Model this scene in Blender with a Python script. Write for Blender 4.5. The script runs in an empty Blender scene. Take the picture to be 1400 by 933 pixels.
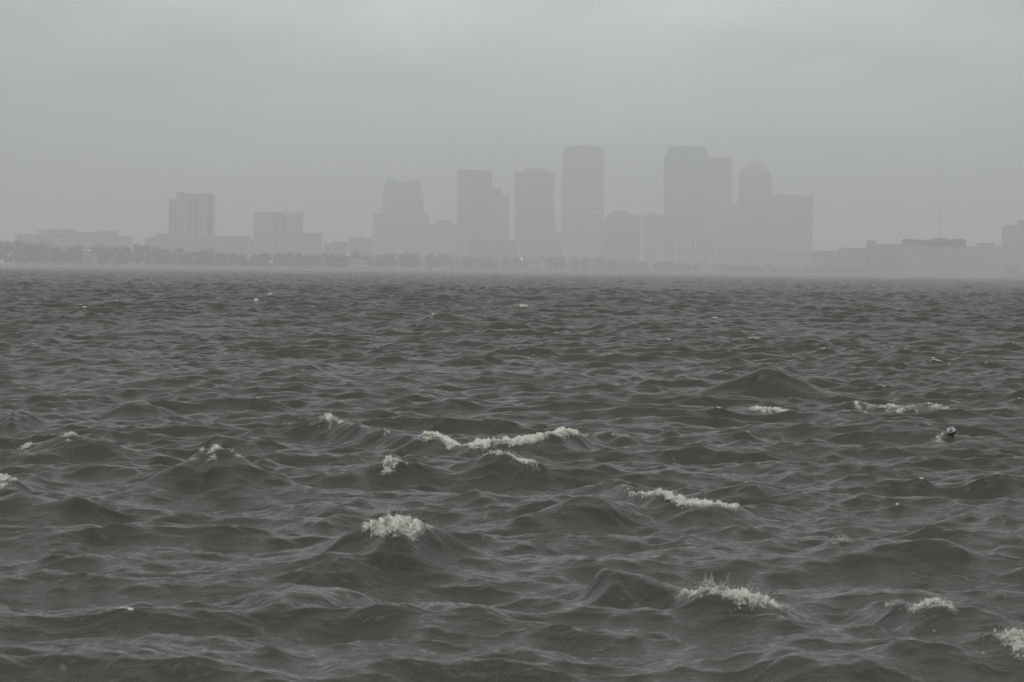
import bpy, bmesh, math, random
import numpy as np
from mathutils import Vector, Matrix, Euler

R = math.radians
random.seed(7)
rng = np.random.default_rng(11)
S = bpy.context.scene
COL = S.collection

# ------------------------------------------------------------------ camera
CAM_H = 2.0                                    # eye height on a low sea wall
REF_H = 4.8                                    # the waves below are written for twice the size
WS = CAM_H / REF_H
HORIZON = 368.7
HFOV = 16.0
ROLL = 0.65
F = 700 / math.tan(R(HFOV / 2))               # focal length in photo pixels (1400 wide)
PITCH = math.degrees(math.atan((466.5 - HORIZON) / F))
cam_d = bpy.data.cameras.new('camera')
cam_d.sensor_width = 36
cam_d.angle = R(HFOV)
cam_d.clip_start = 0.5
cam_d.clip_end = 40000
cam_d.dof.use_dof = True
cam_d.dof.focus_distance = 70
cam_d.dof.aperture_fstop = 11
cam = bpy.data.objects.new('camera', cam_d)
COL.objects.link(cam)
ROT = Matrix.Rotation(R(90 - PITCH), 3, 'X') @ Matrix.Rotation(R(ROLL), 3, 'Z')
cam.matrix_world = Matrix.Translation((0, 0, CAM_H)) @ ROT.to_4x4()
S.camera = cam
CAM = Vector((0, 0, CAM_H))


def ray(px, py):
    return ROT @ Vector(((px - 700) / F, -(py - 466.5) / F, -1.0))


def on_z(px, py, z=0.0):
    d = ray(px, py)
    t = (z - CAM_H) / d.z
    return CAM + d * t


def on_ref(px, py, z=0.0):
    d = ray(px, py)
    c = Vector((0, 0, REF_H))
    return c + d * ((z - REF_H) / d.z)


def at_y(px, py, y):
    d = ray(px, py)
    return CAM + d * (y / d.y)


# ------------------------------------------------------------------ helpers
def tag(o, label=None, cat=None, group=None, kind=None):
    if label: o['label'] = label
    if cat: o['category'] = cat
    if group: o['group'] = group
    if kind: o['kind'] = kind
    return o


def empty(name, loc):
    o = bpy.data.objects.new(name, None)
    COL.objects.link(o)
    o.location = loc
    o.empty_display_size = 1
    return o


def link_bm(name, bm, m, parent=None, loc=None):
    me = bpy.data.meshes.new(name)
    bm.normal_update()
    bm.to_mesh(me)
    bm.free()
    me.materials.append(m)
    o = bpy.data.objects.new(name, me)
    COL.objects.link(o)
    if loc is not None:
        o.location = loc
    if parent is not None:
        o.parent = parent
    return o


def add_box(bm, x0, x1, y0, y1, z0, z1, tx=0.0, ty=0.0):
    """box, its top optionally drawn in by tx / ty on each side"""
    v = [bm.verts.new(p) for p in (
        (x0, y0, z0), (x1, y0, z0), (x1, y1, z0), (x0, y1, z0),
        (x0 + tx, y0 + ty, z1), (x1 - tx, y0 + ty, z1), (x1 - tx, y1 - ty, z1), (x0 + tx, y1 - ty, z1))]
    for f in ((3, 2, 1, 0), (4, 5, 6, 7), (0, 1, 5, 4), (1, 2, 6, 5), (2, 3, 7, 6), (3, 0, 4, 7)):
        bm.faces.new([v[i] for i in f])


def add_prism(bm, pts, z0, z1):
    b = [bm.verts.new((p[0], p[1], z0)) for p in pts]
    t = [bm.verts.new((p[0], p[1], z1)) for p in pts]
    n = len(pts)
    bm.faces.new(b[::-1])
    bm.faces.new(t)
    for i in range(n):
        bm.faces.new((b[i], b[(i + 1) % n], t[(i + 1) % n], t[i]))


def add_lathe(bm, prof, n=16, cx=0, cy=0, sx=1, sy=1, a0=0.0):
    """prof: list of (radius, z) from bottom to top; closed at both ends"""
    rings = []
    for r, z in prof:
        rings.append([bm.verts.new((cx + sx * r * math.cos(a0 + 2 * math.pi * i / n),
                                    cy + sy * r * math.sin(a0 + 2 * math.pi * i / n), z)) for i in range(n)])
    for a, b in zip(rings, rings[1:]):
        for i in range(n):
            bm.faces.new((a[i], a[(i + 1) % n], b[(i + 1) % n], b[i]))
    bm.faces.new(rings[0][::-1])
    bm.faces.new(rings[-1])


def add_tube(bm, p, q, r0, r1, n=8):
    p, q = Vector(p), Vector(q)
    d = (q - p).normalized()
    u = d.orthogonal().normalized()
    w = d.cross(u)
    A = [bm.verts.new(p + r0 * (u * math.cos(2 * math.pi * i / n) + w * math.sin(2 * math.pi * i / n))) for i in range(n)]
    B = [bm.verts.new(q + r1 * (u * math.cos(2 * math.pi * i / n) + w * math.sin(2 * math.pi * i / n))) for i in range(n)]
    for i in range(n):
        bm.faces.new((A[i], A[(i + 1) % n], B[(i + 1) % n], B[i]))
    bm.faces.new(A[::-1])
    bm.faces.new(B)


# ------------------------------------------------------------------ numpy value noise
PERM = rng.permutation(256).astype(np.int32)
PERM = np.concatenate([PERM, PERM, PERM])
VAL = rng.random(256).astype(np.float32)


def vnoise(x, y, z):
    xi, yi, zi = np.floor(x), np.floor(y), np.floor(z)
    fx, fy, fz = x - xi, y - yi, z - zi
    xi, yi, zi = xi.astype(np.int64) & 255, yi.astype(np.int64) & 255, zi.astype(np.int64) & 255
    fx, fy, fz = fx * fx * (3 - 2 * fx), fy * fy * (3 - 2 * fy), fz * fz * (3 - 2 * fz)
    def h(i, j, k):
        return VAL[PERM[PERM[PERM[(xi + i) & 255] + ((yi + j) & 255)] + ((zi + k) & 255)]]
    c = 0
    for i in (0, 1):
        for j in (0, 1):
            for k in (0, 1):
                c = c + h(i, j, k) * (fx if i else 1 - fx) * (fy if j else 1 - fy) * (fz if k else 1 - fz)
    return c


def fbm(x, y, z, oct=4):
    s, a, t = 0, 1.0, 0
    for o in range(oct):
        f = 2.03 ** o
        s = s + a * vnoise(x * f + 17.3 * o, y * f + 5.1 * o, z * f + 9.7 * o)
        t += a
        a *= 0.55
    return s / t


# ------------------------------------------------------------------ materials
def mat(name):
    m = bpy.data.materials.new(name)
    m.use_nodes = True
    nt = m.node_tree
    return m, nt, nt.nodes['Principled BSDF']


def node(nt, t, **kw):
    n = nt.nodes.new(t)
    for k, v in kw.items():
        setattr(n, k, v)
    return n


def math_node(nt, op, a, b=None):
    n = node(nt, 'ShaderNodeMath', operation=op)
    for i, v in enumerate((a, b)):
        if v is None: continue
        if isinstance(v, (int, float)): n.inputs[i].default_value = v
        else: nt.links.new(v, n.inputs[i])
    return n.outputs[0]


def mix_rgb(nt, fac, a, b, blend='MIX'):
    n = node(nt, 'ShaderNodeMix', data_type='RGBA', blend_type=blend)
    for s, v in ((n.inputs[0], fac), (n.inputs[6], a), (n.inputs[7], b)):
        if isinstance(v, (int, float)): s.default_value = v
        elif isinstance(v, tuple): s.default_value = (*v, 1)
        else: nt.links.new(v, s)
    return n.outputs[2]


def plain(name, col, rough=0.8, var=0.25, scale=0.3):
    m, nt, b = mat(name)
    tc = node(nt, 'ShaderNodeTexCoord')
    nz = node(nt, 'ShaderNodeTexNoise')
    nz.inputs['Scale'].default_value = scale
    nz.inputs['Detail'].default_value = 6
    nt.links.new(tc.outputs['Object'], nz.inputs['Vector'])
    c = mix_rgb(nt, nz.outputs['Fac'], tuple(x * (1 - var) for x in col), tuple(min(1, x * (1 + var)) for x in col))
    nt.links.new(c, b.inputs['Base Color'])
    b.inputs['Roughness'].default_value = rough
    return m


def facade(name, wall, glass=(0.07, 0.075, 0.08), floor=3.8, fill=0.5, bay=3.2, pier=0.3, rough=0.7):
    """storeys of windows: glass where both the storey and the bay say so"""
    m, nt, b = mat(name)
    tc = node(nt, 'ShaderNodeTexCoord')
    sp = node(nt, 'ShaderNodeSeparateXYZ')
    nt.links.new(tc.outputs['Object'], sp.inputs[0])
    fz = math_node(nt, 'FRACT', math_node(nt, 'DIVIDE', sp.outputs['Z'], floor))
    iz = math_node(nt, 'LESS_THAN', fz, fill)
    xy = math_node(nt, 'ADD', sp.outputs['X'], sp.outputs['Y'])
    fx = math_node(nt, 'FRACT', math_node(nt, 'DIVIDE', xy, bay))
    ix = math_node(nt, 'GREATER_THAN', fx, pier)
    win = math_node(nt, 'MULTIPLY', iz, ix)
    nz = node(nt, 'ShaderNodeTexNoise')
    nz.inputs['Scale'].default_value = 0.06
    nz.inputs['Detail'].default_value = 5
    nt.links.new(tc.outputs['Object'], nz.inputs['Vector'])
    w = mix_rgb(nt, nz.outputs['Fac'], tuple(x * 0.8 for x in wall), tuple(x * 1.15 for x in wall))
    c = mix_rgb(nt, win, w, glass)
    nt.links.new(c, b.inputs['Base Color'])
    r = math_node(nt, 'SUBTRACT', rough, math_node(nt, 'MULTIPLY', win, rough - 0.25))
    nt.links.new(r, b.inputs['Roughness'])
    return m


M = {}
M['concrete'] = plain('pale_concrete', (0.42, 0.41, 0.39), 0.85, 0.2, 0.4)
M['grey_roof'] = plain('grey_roof', (0.13, 0.13, 0.13), 0.9)
M['dark_metal'] = plain('dark_metal', (0.06, 0.06, 0.065), 0.5)
M['earth'] = plain('shore_ground', (0.09, 0.10, 0.06), 0.95, 0.3, 0.05)
M['bark'] = plain('bark', (0.07, 0.055, 0.04), 0.95)
M['dark_facade'] = facade('dark_glass_facade', (0.19, 0.19, 0.195), floor=4.0, fill=0.65, bay=3.0, pier=0.2)
M['grey_facade'] = facade('grey_stone_facade', (0.27, 0.27, 0.27), floor=3.8, fill=0.55, bay=3.0, pier=0.35)
M['band_facade'] = facade('banded_round_tower_facade', (0.36, 0.355, 0.35), glass=(0.2, 0.2, 0.2), floor=4.2, fill=0.5, bay=3.0, pier=0.0)
M['brown_facade'] = facade('brown_stone_facade', (0.21, 0.19, 0.175), floor=3.8, fill=0.5, bay=2.6, pier=0.4)
M['beige_facade'] = facade('beige_stucco_facade', (0.42, 0.36, 0.25), floor=3.2, fill=0.5, bay=5.5, pier=0.45)
M['pale_facade'] = facade('pale_painted_facade', (0.38, 0.375, 0.365), glass=(0.24, 0.24, 0.24), floor=3.2, fill=0.45, bay=4.0, pier=0.45)
M['mid_facade'] = facade('weathered_concrete_facade', (0.25, 0.245, 0.24), glass=(0.15, 0.15, 0.15), floor=3.4, fill=0.45, bay=3.6, pier=0.4)
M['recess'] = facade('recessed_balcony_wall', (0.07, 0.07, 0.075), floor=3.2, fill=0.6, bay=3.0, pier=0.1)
M['stucco'] = plain('cream_stucco', (0.44, 0.41, 0.34), 0.85, 0.1, 0.3)
M['house_wall'] = facade('white_house_wall', (0.5, 0.49, 0.46), floor=3.2, fill=0.45, bay=3.5, pier=0.55)
M['tile_roof'] = plain('tile_roof', (0.15, 0.135, 0.12), 0.9, 0.3, 0.6)


def lamp_mat(name, col, strength):
    m, nt, b = mat(name)
    b.inputs['Base Color'].default_value = (0.8, 0.8, 0.8, 1)
    b.inputs['Emission Color'].default_value = (*col, 1)
    b.inputs['Emission Strength'].default_value = strength
    return m


M['lamp_white'] = lamp_mat('white_lamp_glow', (1.0, 0.97, 0.9), 3)
M['lamp_green'] = lamp_mat('greenish_lamp_glow', (0.72, 1.0, 0.9), 3)

# leaves
m, nt, b = mat('leaves')
gi = node(nt, 'ShaderNodeTexCoord')
nz = node(nt, 'ShaderNodeTexNoise')
nz.inputs['Scale'].default_value = 0.16
nz.inputs['Detail'].default_value = 4
nt.links.new(gi.outputs['Object'], nz.inputs['Vector'])
nt.links.new(mix_rgb(nt, nz.outputs['Fac'], (0.028, 0.040, 0.020), (0.075, 0.095, 0.045)), b.inputs['Base Color'])
b.inputs['Roughness'].default_value = 0.8
M['leaves'] = m

# ------------------------------------------------------------------ the sea: a field of wind waves
MEAN_DIR = R(-97)              # the sea runs towards the camera
NC = 330
lam = np.exp(np.linspace(math.log(13.0), math.log(0.2), NC)) * (1 + 0.03 * rng.standard_normal(NC))
kk = 2 * np.pi / lam
spread = np.clip(0.50 + 0.20 * np.log(13.0 / lam), 0.5, 1.15)
ang = MEAN_DIR + spread * rng.standard_normal(NC)
KX, KY = kk * np.cos(ang), kk * np.sin(ang)
slope = 0.0180 * np.exp(0.25 * rng.standard_normal(NC))
slope *= np.where(lam > 8, 0.6, 1.0) * np.where((lam < 4.5) & (lam > .5), 1.42, 1.0)
AMP = slope / kk
PH = rng.random(NC) * 2 * np.pi
CHOP = 0.95

# breaking and standing-out crests: pixels of the crest line with its height (m) there,
# front and back half-widths (m); foam: [start px, end px, amount, spill (m)]
CRESTS = [
    dict(key='patch', pts=[(1000, 561, .1), (1020, 558, .15), (1050, 560, .15), (1090, 562, .08)], wf=2.6, wb=1.6, calm=.85, foam=[1012, 1092, .95, 2.2]),
    dict(key='peak', pts=[(905, 544, .1), (960, 537, .42), (1015, 529, .78), (1050, 513, 1.0), (1085, 530, .75), (1135, 539, .36), (1180, 545, .05)], wf=1.9, wb=2.4, calm=.92, boost=1.6),
    dict(key='long_arc', pts=[(405, 588, .1), (432, 574, .42), (470, 583, .4), (520, 594, .36), (570, 601, .4), (640, 606, .42), (700, 607, .42), (760, 602, .42), (806, 592, .45), (830, 597, .1)], wf=1.3, wb=1.8,
         foam=[[422, 482, .8, .55], [556, 812, 1.2, .5], [476, 562, .42, .3]]),
    dict(key='tumbling', pts=[(610, 646, .1), (650, 633, .4), (690, 632, .48), (735, 643, .35), (770, 655, .05)], wf=1.0, wb=1.6, foam=[644, 744, 1.2, .55]),
    dict(key='twin', pts=[(430, 655, .05), (465, 648, .22), (500, 648, .2), (535, 640, .32), (575, 645, .25), (620, 648, .08)], wf=.9, wb=1.3, foam=[[453, 488, .75, .4], [516, 562, 1.0, .42]]),
    dict(key='swell_left', pts=[(190, 668, .05), (230, 652, .3), (265, 634, .62), (300, 628, .75), (330, 638, .6), (355, 655, .3), (385, 668, .05)], wf=1.7, wb=1.5, calm=.8, boost=1.3, foam=[262, 348, .64, .5]),
    dict(key='burst', pts=[(430, 758, .1), (480, 748, .35), (500, 738, .45), (522, 727, .66), (545, 720, .94), (566, 727, .70), (592, 738, .45), (625, 752, .28), (680, 768, .05)], wf=1.1, wb=1.3, foam=[480, 610, 1.12, .46], spray=1.0),
    dict(key='streak', pts=[(830, 668, .1), (858, 670, .36), (900, 684, .36), (950, 692, .34), (1000, 700, .26), (1035, 706, .08)], wf=1.1, wb=1.5, foam=[842, 1036, 1.05, .42]),
    dict(key='spiked', pts=[(890, 808, .12), (925, 812, .3), (950, 815, .42), (1000, 827, .36), (1050, 832, .3), (1090, 830, .22), (1140, 843, .05)], wf=1.1, wb=1.4, foam=[908, 1104, 1.15, .40], spray=.7),
    dict(key='olive', pts=[(790, 808, .05), (815, 795, .35), (835, 781, .62), (850, 781, .62), (870, 793, .42), (900, 806, .2), (930, 812, .05)], wf=.9, wb=.9),
    dict(key='scatter', pts=[(1130, 555, .05), (1155, 550, .18), (1200, 553, .18), (1260, 556, .15), (1310, 560, .05)], wf=1.2, wb=1.4, foam=[1140, 1300, .60, 5.5]),
    dict(key='right_curl', pts=[(1180, 838, .05), (1212, 826, .3), (1240, 838, .34), (1270, 832, .45), (1300, 840, .36), (1340, 852, .3), (1390, 870, .1)], wf=.9, wb=1.1, foam=[[1202, 1226, .95, .35], [1232, 1312, 1.25, .6]]),
    dict(key='corner', pts=[(1320, 890, .05), (1345, 880, .2), (1375, 876, .3), (1410, 876, .3), (1450, 890, .1)], wf=.8, wb=.9, foam=[1330, 1425, .78, .9]),
    dict(key='ridge_right', pts=[(1090, 762, .05), (1130, 748, .32), (1160, 744, .38), (1220, 748, .38), (1280, 755, .32), (1340, 766, .2), (1380, 776, .05)], wf=1.3, wb=1.2, foam=[[1126, 1172, .72, .3], [1212, 1254, .55, .25]]),
    dict(key='left_far', pts=[(10, 622, .05), (35, 606, .4), (60, 602, .5), (105, 607, .5), (140, 616, .3), (190, 628, .1)], wf=1.4, wb=1.4, foam=[[26, 50, .8, .35], [76, 110, .82, .5]]),
    dict(key='left_edge', pts=[(-40, 656, .2), (0, 656, .25), (20, 654, .28), (45, 662, .05)], wf=.9, wb=1.1, foam=[-20, 33, .95, .7]),
    dict(key='a', pts=[(-20, 690, .3), (20, 683, .4), (60, 690, .3), (110, 690, .35), (150, 706, .05)], wf=1.2, wb=1.2),
    dict(key='b', pts=[(140, 566, .05), (165, 550, .4), (185, 548, .45), (210, 556, .3), (240, 566, .05)], wf=1.4, wb=1.4),
    dict(key='c', pts=[(0, 570, .5), (10, 556, .65), (30, 572, .2), (60, 580, .05)], wf=1.3, wb=1.3),
    dict(key='d', pts=[(560, 440, .1), (590, 430, .6), (612, 427, .75), (635, 436, .4), (660, 442, .05)], wf=3.0, wb=2.4, foam=[584, 606, .55, 2.2]),
    dict(key='e', pts=[(565, 465, .05), (590, 456, .5), (615, 452, .6), (640, 462, .1)], wf=2.5, wb=2.2),
    dict(key='f', pts=[(590, 562, .05), (610, 550, .5), (625, 549, .5), (645, 558, .1)], wf=1.5, wb=1.4),
    dict(key='g', pts=[(985, 508, .1), (1020, 498, .6), (1050, 500, .5), (1090, 512, .1)], wf=2.2, wb=2.0),
    dict(key='h', pts=[(640, 516, .1), (690, 508, .5), (730, 511, .4), (790, 514, .35), (830, 522, .05)], wf=2.2, wb=2.0),
    dict(key='j', pts=[(340, 512, .1), (380, 505, .45), (430, 509, .4), (470, 515, .05)], wf=2.2, wb=2.0),
    dict(key='k', pts=[(320, 818, .05), (370, 808, .35), (420, 806, .4), (470, 818, .2), (510, 826, .05)], wf=1.2, wb=1.2),
    dict(key='l', pts=[(1010, 912, .05), (1050, 898, .3), (1100, 903, .3), (1150, 915, .2), (1210, 918, .1)], wf=.8, wb=.9),
    dict(key='m', pts=[(690, 716, .05), (740, 702, .3), (790, 690, .5), (830, 690, .45), (860, 706, .05)], wf=1.3, wb=1.2),
    dict(key='n', pts=[(480, 478, .05), (510, 470, .5), (545, 470, .4), (575, 480, .05)], wf=2.5, wb=2.2),
    dict(key='far_one', pts=[(325, 414, .05), (344, 410, .4), (358, 412, .3), (372, 416, .05)], wf=2.5, wb=2.5, foam=[338, 358, .9, 2.5]),
    dict(key='far_two', pts=[(350, 406, .05), (364, 403, .35), (376, 401, .35), (385, 405, .05)], wf=2.5, wb=2.5, foam=[360, 377, .9, 2.2]),
    dict(key='far_three', pts=[(680, 421, .05), (700, 417, .4), (722, 419, .35), (740, 423, .05)], wf=2.5, wb=2.5, foam=[697, 724, .95, 3.0]),
    dict(key='far_four', pts=[(955, 438, .05), (970, 434, .4), (985, 435, .3), (1000, 439, .05)], wf=2.2, wb=2.2, foam=[965, 985, .7, 2.2]),
    dict(key='far_five', pts=[(830, 394, .05), (845, 391, .4), (862, 392, .3), (880, 395, .05)], wf=4, wb=4, foam=[842, 865, .8, 4]),
    dict(key='small_mid', pts=[(820, 600, .05), (838, 594, .3), (855, 595, .3), (880, 602, .05)], wf=1.0, wb=1.2, foam=[834, 860, .7, .5]),
    dict(key='far_six', pts=[(965, 466, .05), (985, 461, .35), (1005, 463, .3), (1020, 467, .05)], wf=2.0, wb=2.0, foam=[980, 1004, .5, 1.6]),
    dict(key='wash', pts=[(1262, 603, .03), (1278, 597, .14), (1292, 594, .16), (1306, 600, .03)], wf=.8, wb=.9, calm=0, foam=[1270, 1297, .75, .5]),
    dict(key='fleck', pts=[(795, 550, .05), (815, 546, .25), (840, 547, .25), (860, 552, .05)], wf=1.5, wb=1.5, foam=[806, 842, .42, .8]),
]
for c in CRESTS:
    P = [on_ref(px, py, 0.8 * h) for px, py, h in c['pts']]
    if np.mean([p.y for p in P]) > 112:              # far crests run square to the view: read the height off instead
        d0 = 0.5 * (P[0].y + P[-1].y)
        Q = []
        for px, py, h in c['pts']:
            r_ = ray(px, py)
            t_ = d0 / r_.y
            Q.append(((px, py, min(1.15, max(.03, REF_H + r_.z * t_))), Vector((r_.x * t_, d0, 0))))
        c['pts'] = [q[0] for q in Q]
        P = [q[1] for q in Q]
    c['px'] = np.array([p[0] for p in c['pts']], float)
    c['x'] = np.array([p.x for p in P])
    # resort so that x grows (pixels run left to right already)
    o = np.argsort(c['x'])
    c['x'], c['y'] = c['x'][o], np.array([p.y for p in P])[o]
    c['h'] = np.array([p[2] for p in c['pts']])[o]
    c['px'] = c['px'][o]
    f = c.get('foam')
    if f and not isinstance(f[0], (list, tuple)):
        c['foam'] = [f]


def smooth_interp(x, xs, ys):
    """piecewise cosine-free cubic (Catmull-like) by dense resampling"""
    t = np.linspace(0, len(xs) - 1, 40 * len(xs))
    i = np.clip(t.astype(int), 0, len(xs) - 2)
    u = t - i
    ysp = np.concatenate([[2 * ys[0] - ys[1]], ys, [2 * ys[-1] - ys[-2]]])
    xsp = np.concatenate([[2 * xs[0] - xs[1]], xs, [2 * xs[-1] - xs[-2]]])
    def cr(p):
        p0, p1, p2, p3 = p[i], p[i + 1], p[i + 2], p[i + 3]
        return 0.5 * (2 * p1 + (p2 - p0) * u + (2 * p0 - 5 * p1 + 4 * p2 - p3) * u ** 2 + (3 * p1 - p0 - 3 * p2 + p3) * u ** 3)
    return np.interp(x, np.maximum.accumulate(cr(xsp)), cr(ysp))


# grid: rows at growing distance, columns fanning out, with coarse wings
rows = [-250, -150, -90, -50, -25, -10, 0, 6, 12, 17, 21, 24.5, 27.5, 30, 32, 33.5]
y = 34.5
while y < 2640 / WS:
    rows.append(y)
    y += 0.00135 * y if y < 900 else 0.0020 * y
rows.append(2640.0 / WS)
rows = np.array(rows)
NCORE = 1180
u_core = np.linspace(-1, 1, NCORE)
wing = 1 + 0.002 * (1.22 ** np.arange(1, 42) - 1) / 0.22
wing = wing[wing < 60]
U = np.concatenate([-wing[::-1], u_core, wing])
NR, NU = len(rows), len(U)
half = np.maximum(rows, 34.0) * math.tan(R(9.3)) + 3.2
GX = (U[None, :] * half[:, None])
GX = np.clip(GX, -8400, 8400)
GY = np.repeat(rows[:, None], NU, 1)
DZ = np.zeros((NR, NU), np.float32)
DX = np.zeros_like(DZ)
DS = np.zeros_like(DZ)
DY = np.zeros_like(DZ)
JAC = np.zeros_like(DZ)
ROUGH = np.zeros(NR, np.float32)
dyr = np.gradient(rows)
CH = 32
for r0 in range(0, NR, CH):
    r1 = min(NR, r0 + CH)
    x = GX[r0:r1].astype(np.float32)
    yv = GY[r0:r1].astype(np.float32)
    # the waves arrive in groups: warp the phases a little so that no crest runs on for ever
    wx = 0.9 * np.sin(0.11 * x + 0.07 * yv) + 0.7 * np.sin(0.053 * x - 0.09 * yv + 1.3)
    wy = 1.0 * np.sin(0.08 * x - 0.05 * yv + 2.1) + 0.8 * np.sin(0.13 * x + 0.04 * yv)
    xw, yw = x + wx, yv + wy
    sp = max(dyr[r0:r1].max(), 0.02)
    lost = 0.0
    for i in range(NC):
        w = min(1.0, max(0.0, (lam[i] / min(sp, 1.6) - 1.5) / 1.2))
        lost += 0.5 * slope[i] ** 2 * (1 - w * w)
        if w <= 0: continue
        th = KX[i] * xw + KY[i] * yw + PH[i]
        cth, sth = np.cos(th), np.sin(th)
        a = AMP[i] * w
        (DZ if lam[i] > 2.6 else DS)[r0:r1] += a * cth
        DX[r0:r1] -= CHOP * a * math.cos(ang[i]) * sth
        DY[r0:r1] -= CHOP * a * math.sin(ang[i]) * sth
        JAC[r0:r1] += a * kk[i] * cth
    ROUGH[r0:r1] = math.sqrt(lost * 2)
# group envelope: higher and lower patches of sea
env = 0.62 + 0.76 * fbm(GX * 0.045, GY * 0.03, np.zeros_like(GX), 2).astype(np.float32)
JAC *= env * np.clip(1.15 - GY / 2600, .55, 1).astype(np.float32)
env = env * (1 + 1.4 * np.clip((GY - 260) / 1500, 0, 1) ** .7).astype(np.float32)   # rougher away from the lee of the wall
DZ *= env; DS *= 0.5 + 0.5 * env; DX *= env; DY *= env

MASKF = []                                  # per crest: foam mask on its window of the grid
for c in CRESTS:
    x0, x1 = c['x'][0] - 1.2, c['x'][-1] + 1.2
    y0, y1 = c['y'].min() - 10 * c['wf'], c['y'].max() + 10 * c['wb']
    ra, rb = np.searchsorted(rows, [y0, y1])
    sub = GX[ra:rb]
    ca = int(np.argmax((sub > x0).any(0)))
    cb = NU - int(np.argmax((sub < x1).any(0)[::-1]))
    x, yv = GX[ra:rb, ca:cb], GY[ra:rb, ca:cb]
    xs_ = np.linspace(x0 - 1, x1 + 1, 500)
    dxs = xs_[1] - xs_[0]
    sg = max(.15, .05 * (x1 - x0)) / dxs
    ker = np.exp(-.5 * (np.arange(-120, 121) / sg) ** 2)
    ker /= ker.sum()
    yraw = np.interp(xs_, c['x'], c['y'])
    ysm = np.convolve(np.pad(yraw, 120, mode='edge'), ker, 'valid')
    yc = np.interp(x, xs_, ysm)
    yc = yc + 0.5 * (fbm(x * .4, x * 0 + 3.7 * len(MASKF), x * 0, 2) - .5)
    hs_ = np.interp(xs_, c['x'], c['h']) * ((xs_ >= c['x'][0]) & (xs_ <= c['x'][-1]))
    H = np.interp(x, xs_, np.convolve(np.pad(hs_, 120), ker, 'valid'))
    H = H * c.get('boost', 1.08) * (0.88 + 0.24 * fbm(x * .9, yv * 0.9, x * 0, 2))
    sl = np.interp(x, xs_, np.convolve(np.pad(np.clip(np.gradient(ysm, dxs), -1.2, 1.2), 120, mode='edge'), ker, 'valid'))
    t = (yv - yc) / np.sqrt(1 + sl ** 2)
    prof = np.where(t < 0, np.exp(-(np.abs(t) / (.95 * c['wf'])) ** 1.6), np.exp(-(np.abs(t) / (1.15 * c['wb'])) ** 1.5))
    dip = 0.07 * np.exp(-((t + 2.1 * c['wf']) / (0.9 * c['wf'])) ** 2)
    hm = H / max(c['h'].max(), 1e-6)
    keep = 1 - c.get('calm', 0.62 * min(1, c['h'].max() / .4)) * np.clip(hm * 1.6, 0, 1) * np.exp(-(t / (1.6 * (c['wf'] + c['wb']) / 2)) ** 2)
    W = np.s_[ra:rb, ca:cb]
    DZ[W] = DZ[W] * keep + H * (prof - dip)
    DX[W] *= 0.4 + 0.6 * keep
    DY[W] = DY[W] * (0.4 + 0.6 * keep) - 0.05 * H * prof
    JAC[W] *= keep
    c['win'] = (ra, rb, ca, cb)
    fm = np.zeros_like(x)
    for f in c.get('foam', []):
        fa, fb = np.interp(f[:2], c['px'], c['x'])
        along = np.clip(np.minimum(x - fa, fb - x) / max(min(0.36 * (fb - fa), .7), .08), 0, 1)
        rag = np.clip((fbm(x * 2.6, x * 0 + 1.7, x * 0 + 11 * len(c['pts']), 3) - .5) * 2.6 + .5, 0, 1)
        front = np.clip(1 + t / ((.55 + 1.35 * rag) * f[3]), 0, 1)
        back = np.clip(1 - t / (0.32 * f[3] + .06), 0, 1)
        fm = np.maximum(fm, f[2] * (.66 + .5 * rag) * along ** .8 * np.where(t < 0, front ** .75, back))
    c['fm'] = fm

DY -= 0.30 * DZ                              # crests lean the way they run
PX = GX + DX
PY = GY + DY
PZ = (DZ + DS).astype(np.float64)
PZ[-1] = -0.3
PX, PY, PZ = PX * WS, PY * WS, PZ * WS

# small scraps of foam where the random sea is about to break
FO = np.clip((JAC - 0.72) / 0.3, 0, 0.8)
for c in CRESTS:
    if 'foam' in c:
        ra, rb, ca, cb = c['win']
        FO[ra:rb, ca:cb] = np.maximum(FO[ra:rb, ca:cb], np.clip(c['fm'] * 1.5, 0, 1) * 0.55)

me = bpy.data.meshes.new('water')
nv = NR * NU
co = np.empty((NR, NU, 3), np.float32)
co[..., 0], co[..., 1], co[..., 2] = PX, PY, PZ
me.vertices.add(nv)
me.vertices.foreach_set('co', co.ravel())
idx = np.arange(nv, dtype=np.int32).reshape(NR, NU)
quads = np.stack([idx[:-1, :-1], idx[:-1, 1:], idx[1:, 1:], idx[1:, :-1]], -1).reshape(-1, 4)
nq = len(quads)
me.loops.add(nq * 4)
me.loops.foreach_set('vertex_index', quads.ravel())
me.polygons.add(nq)
me.polygons.foreach_set('loop_start', np.arange(nq, dtype=np.int32) * 4)
me.polygons.foreach_set('use_smooth', np.ones(nq, bool))
a = me.attributes.new('foam', 'FLOAT', 'POINT')
a.data.foreach_set('value', FO.astype(np.float32).ravel())
a = me.attributes.new('chop', 'FLOAT', 'POINT')
a.data.foreach_set('value', np.repeat(ROUGH, NU).astype(np.float32))
me.update(calc_edges=True)
water = bpy.data.objects.new('water', me)
COL.objects.link(water)
tag(water, 'grey brown choppy bay water with short steep wind waves', 'water', kind='structure')

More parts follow.
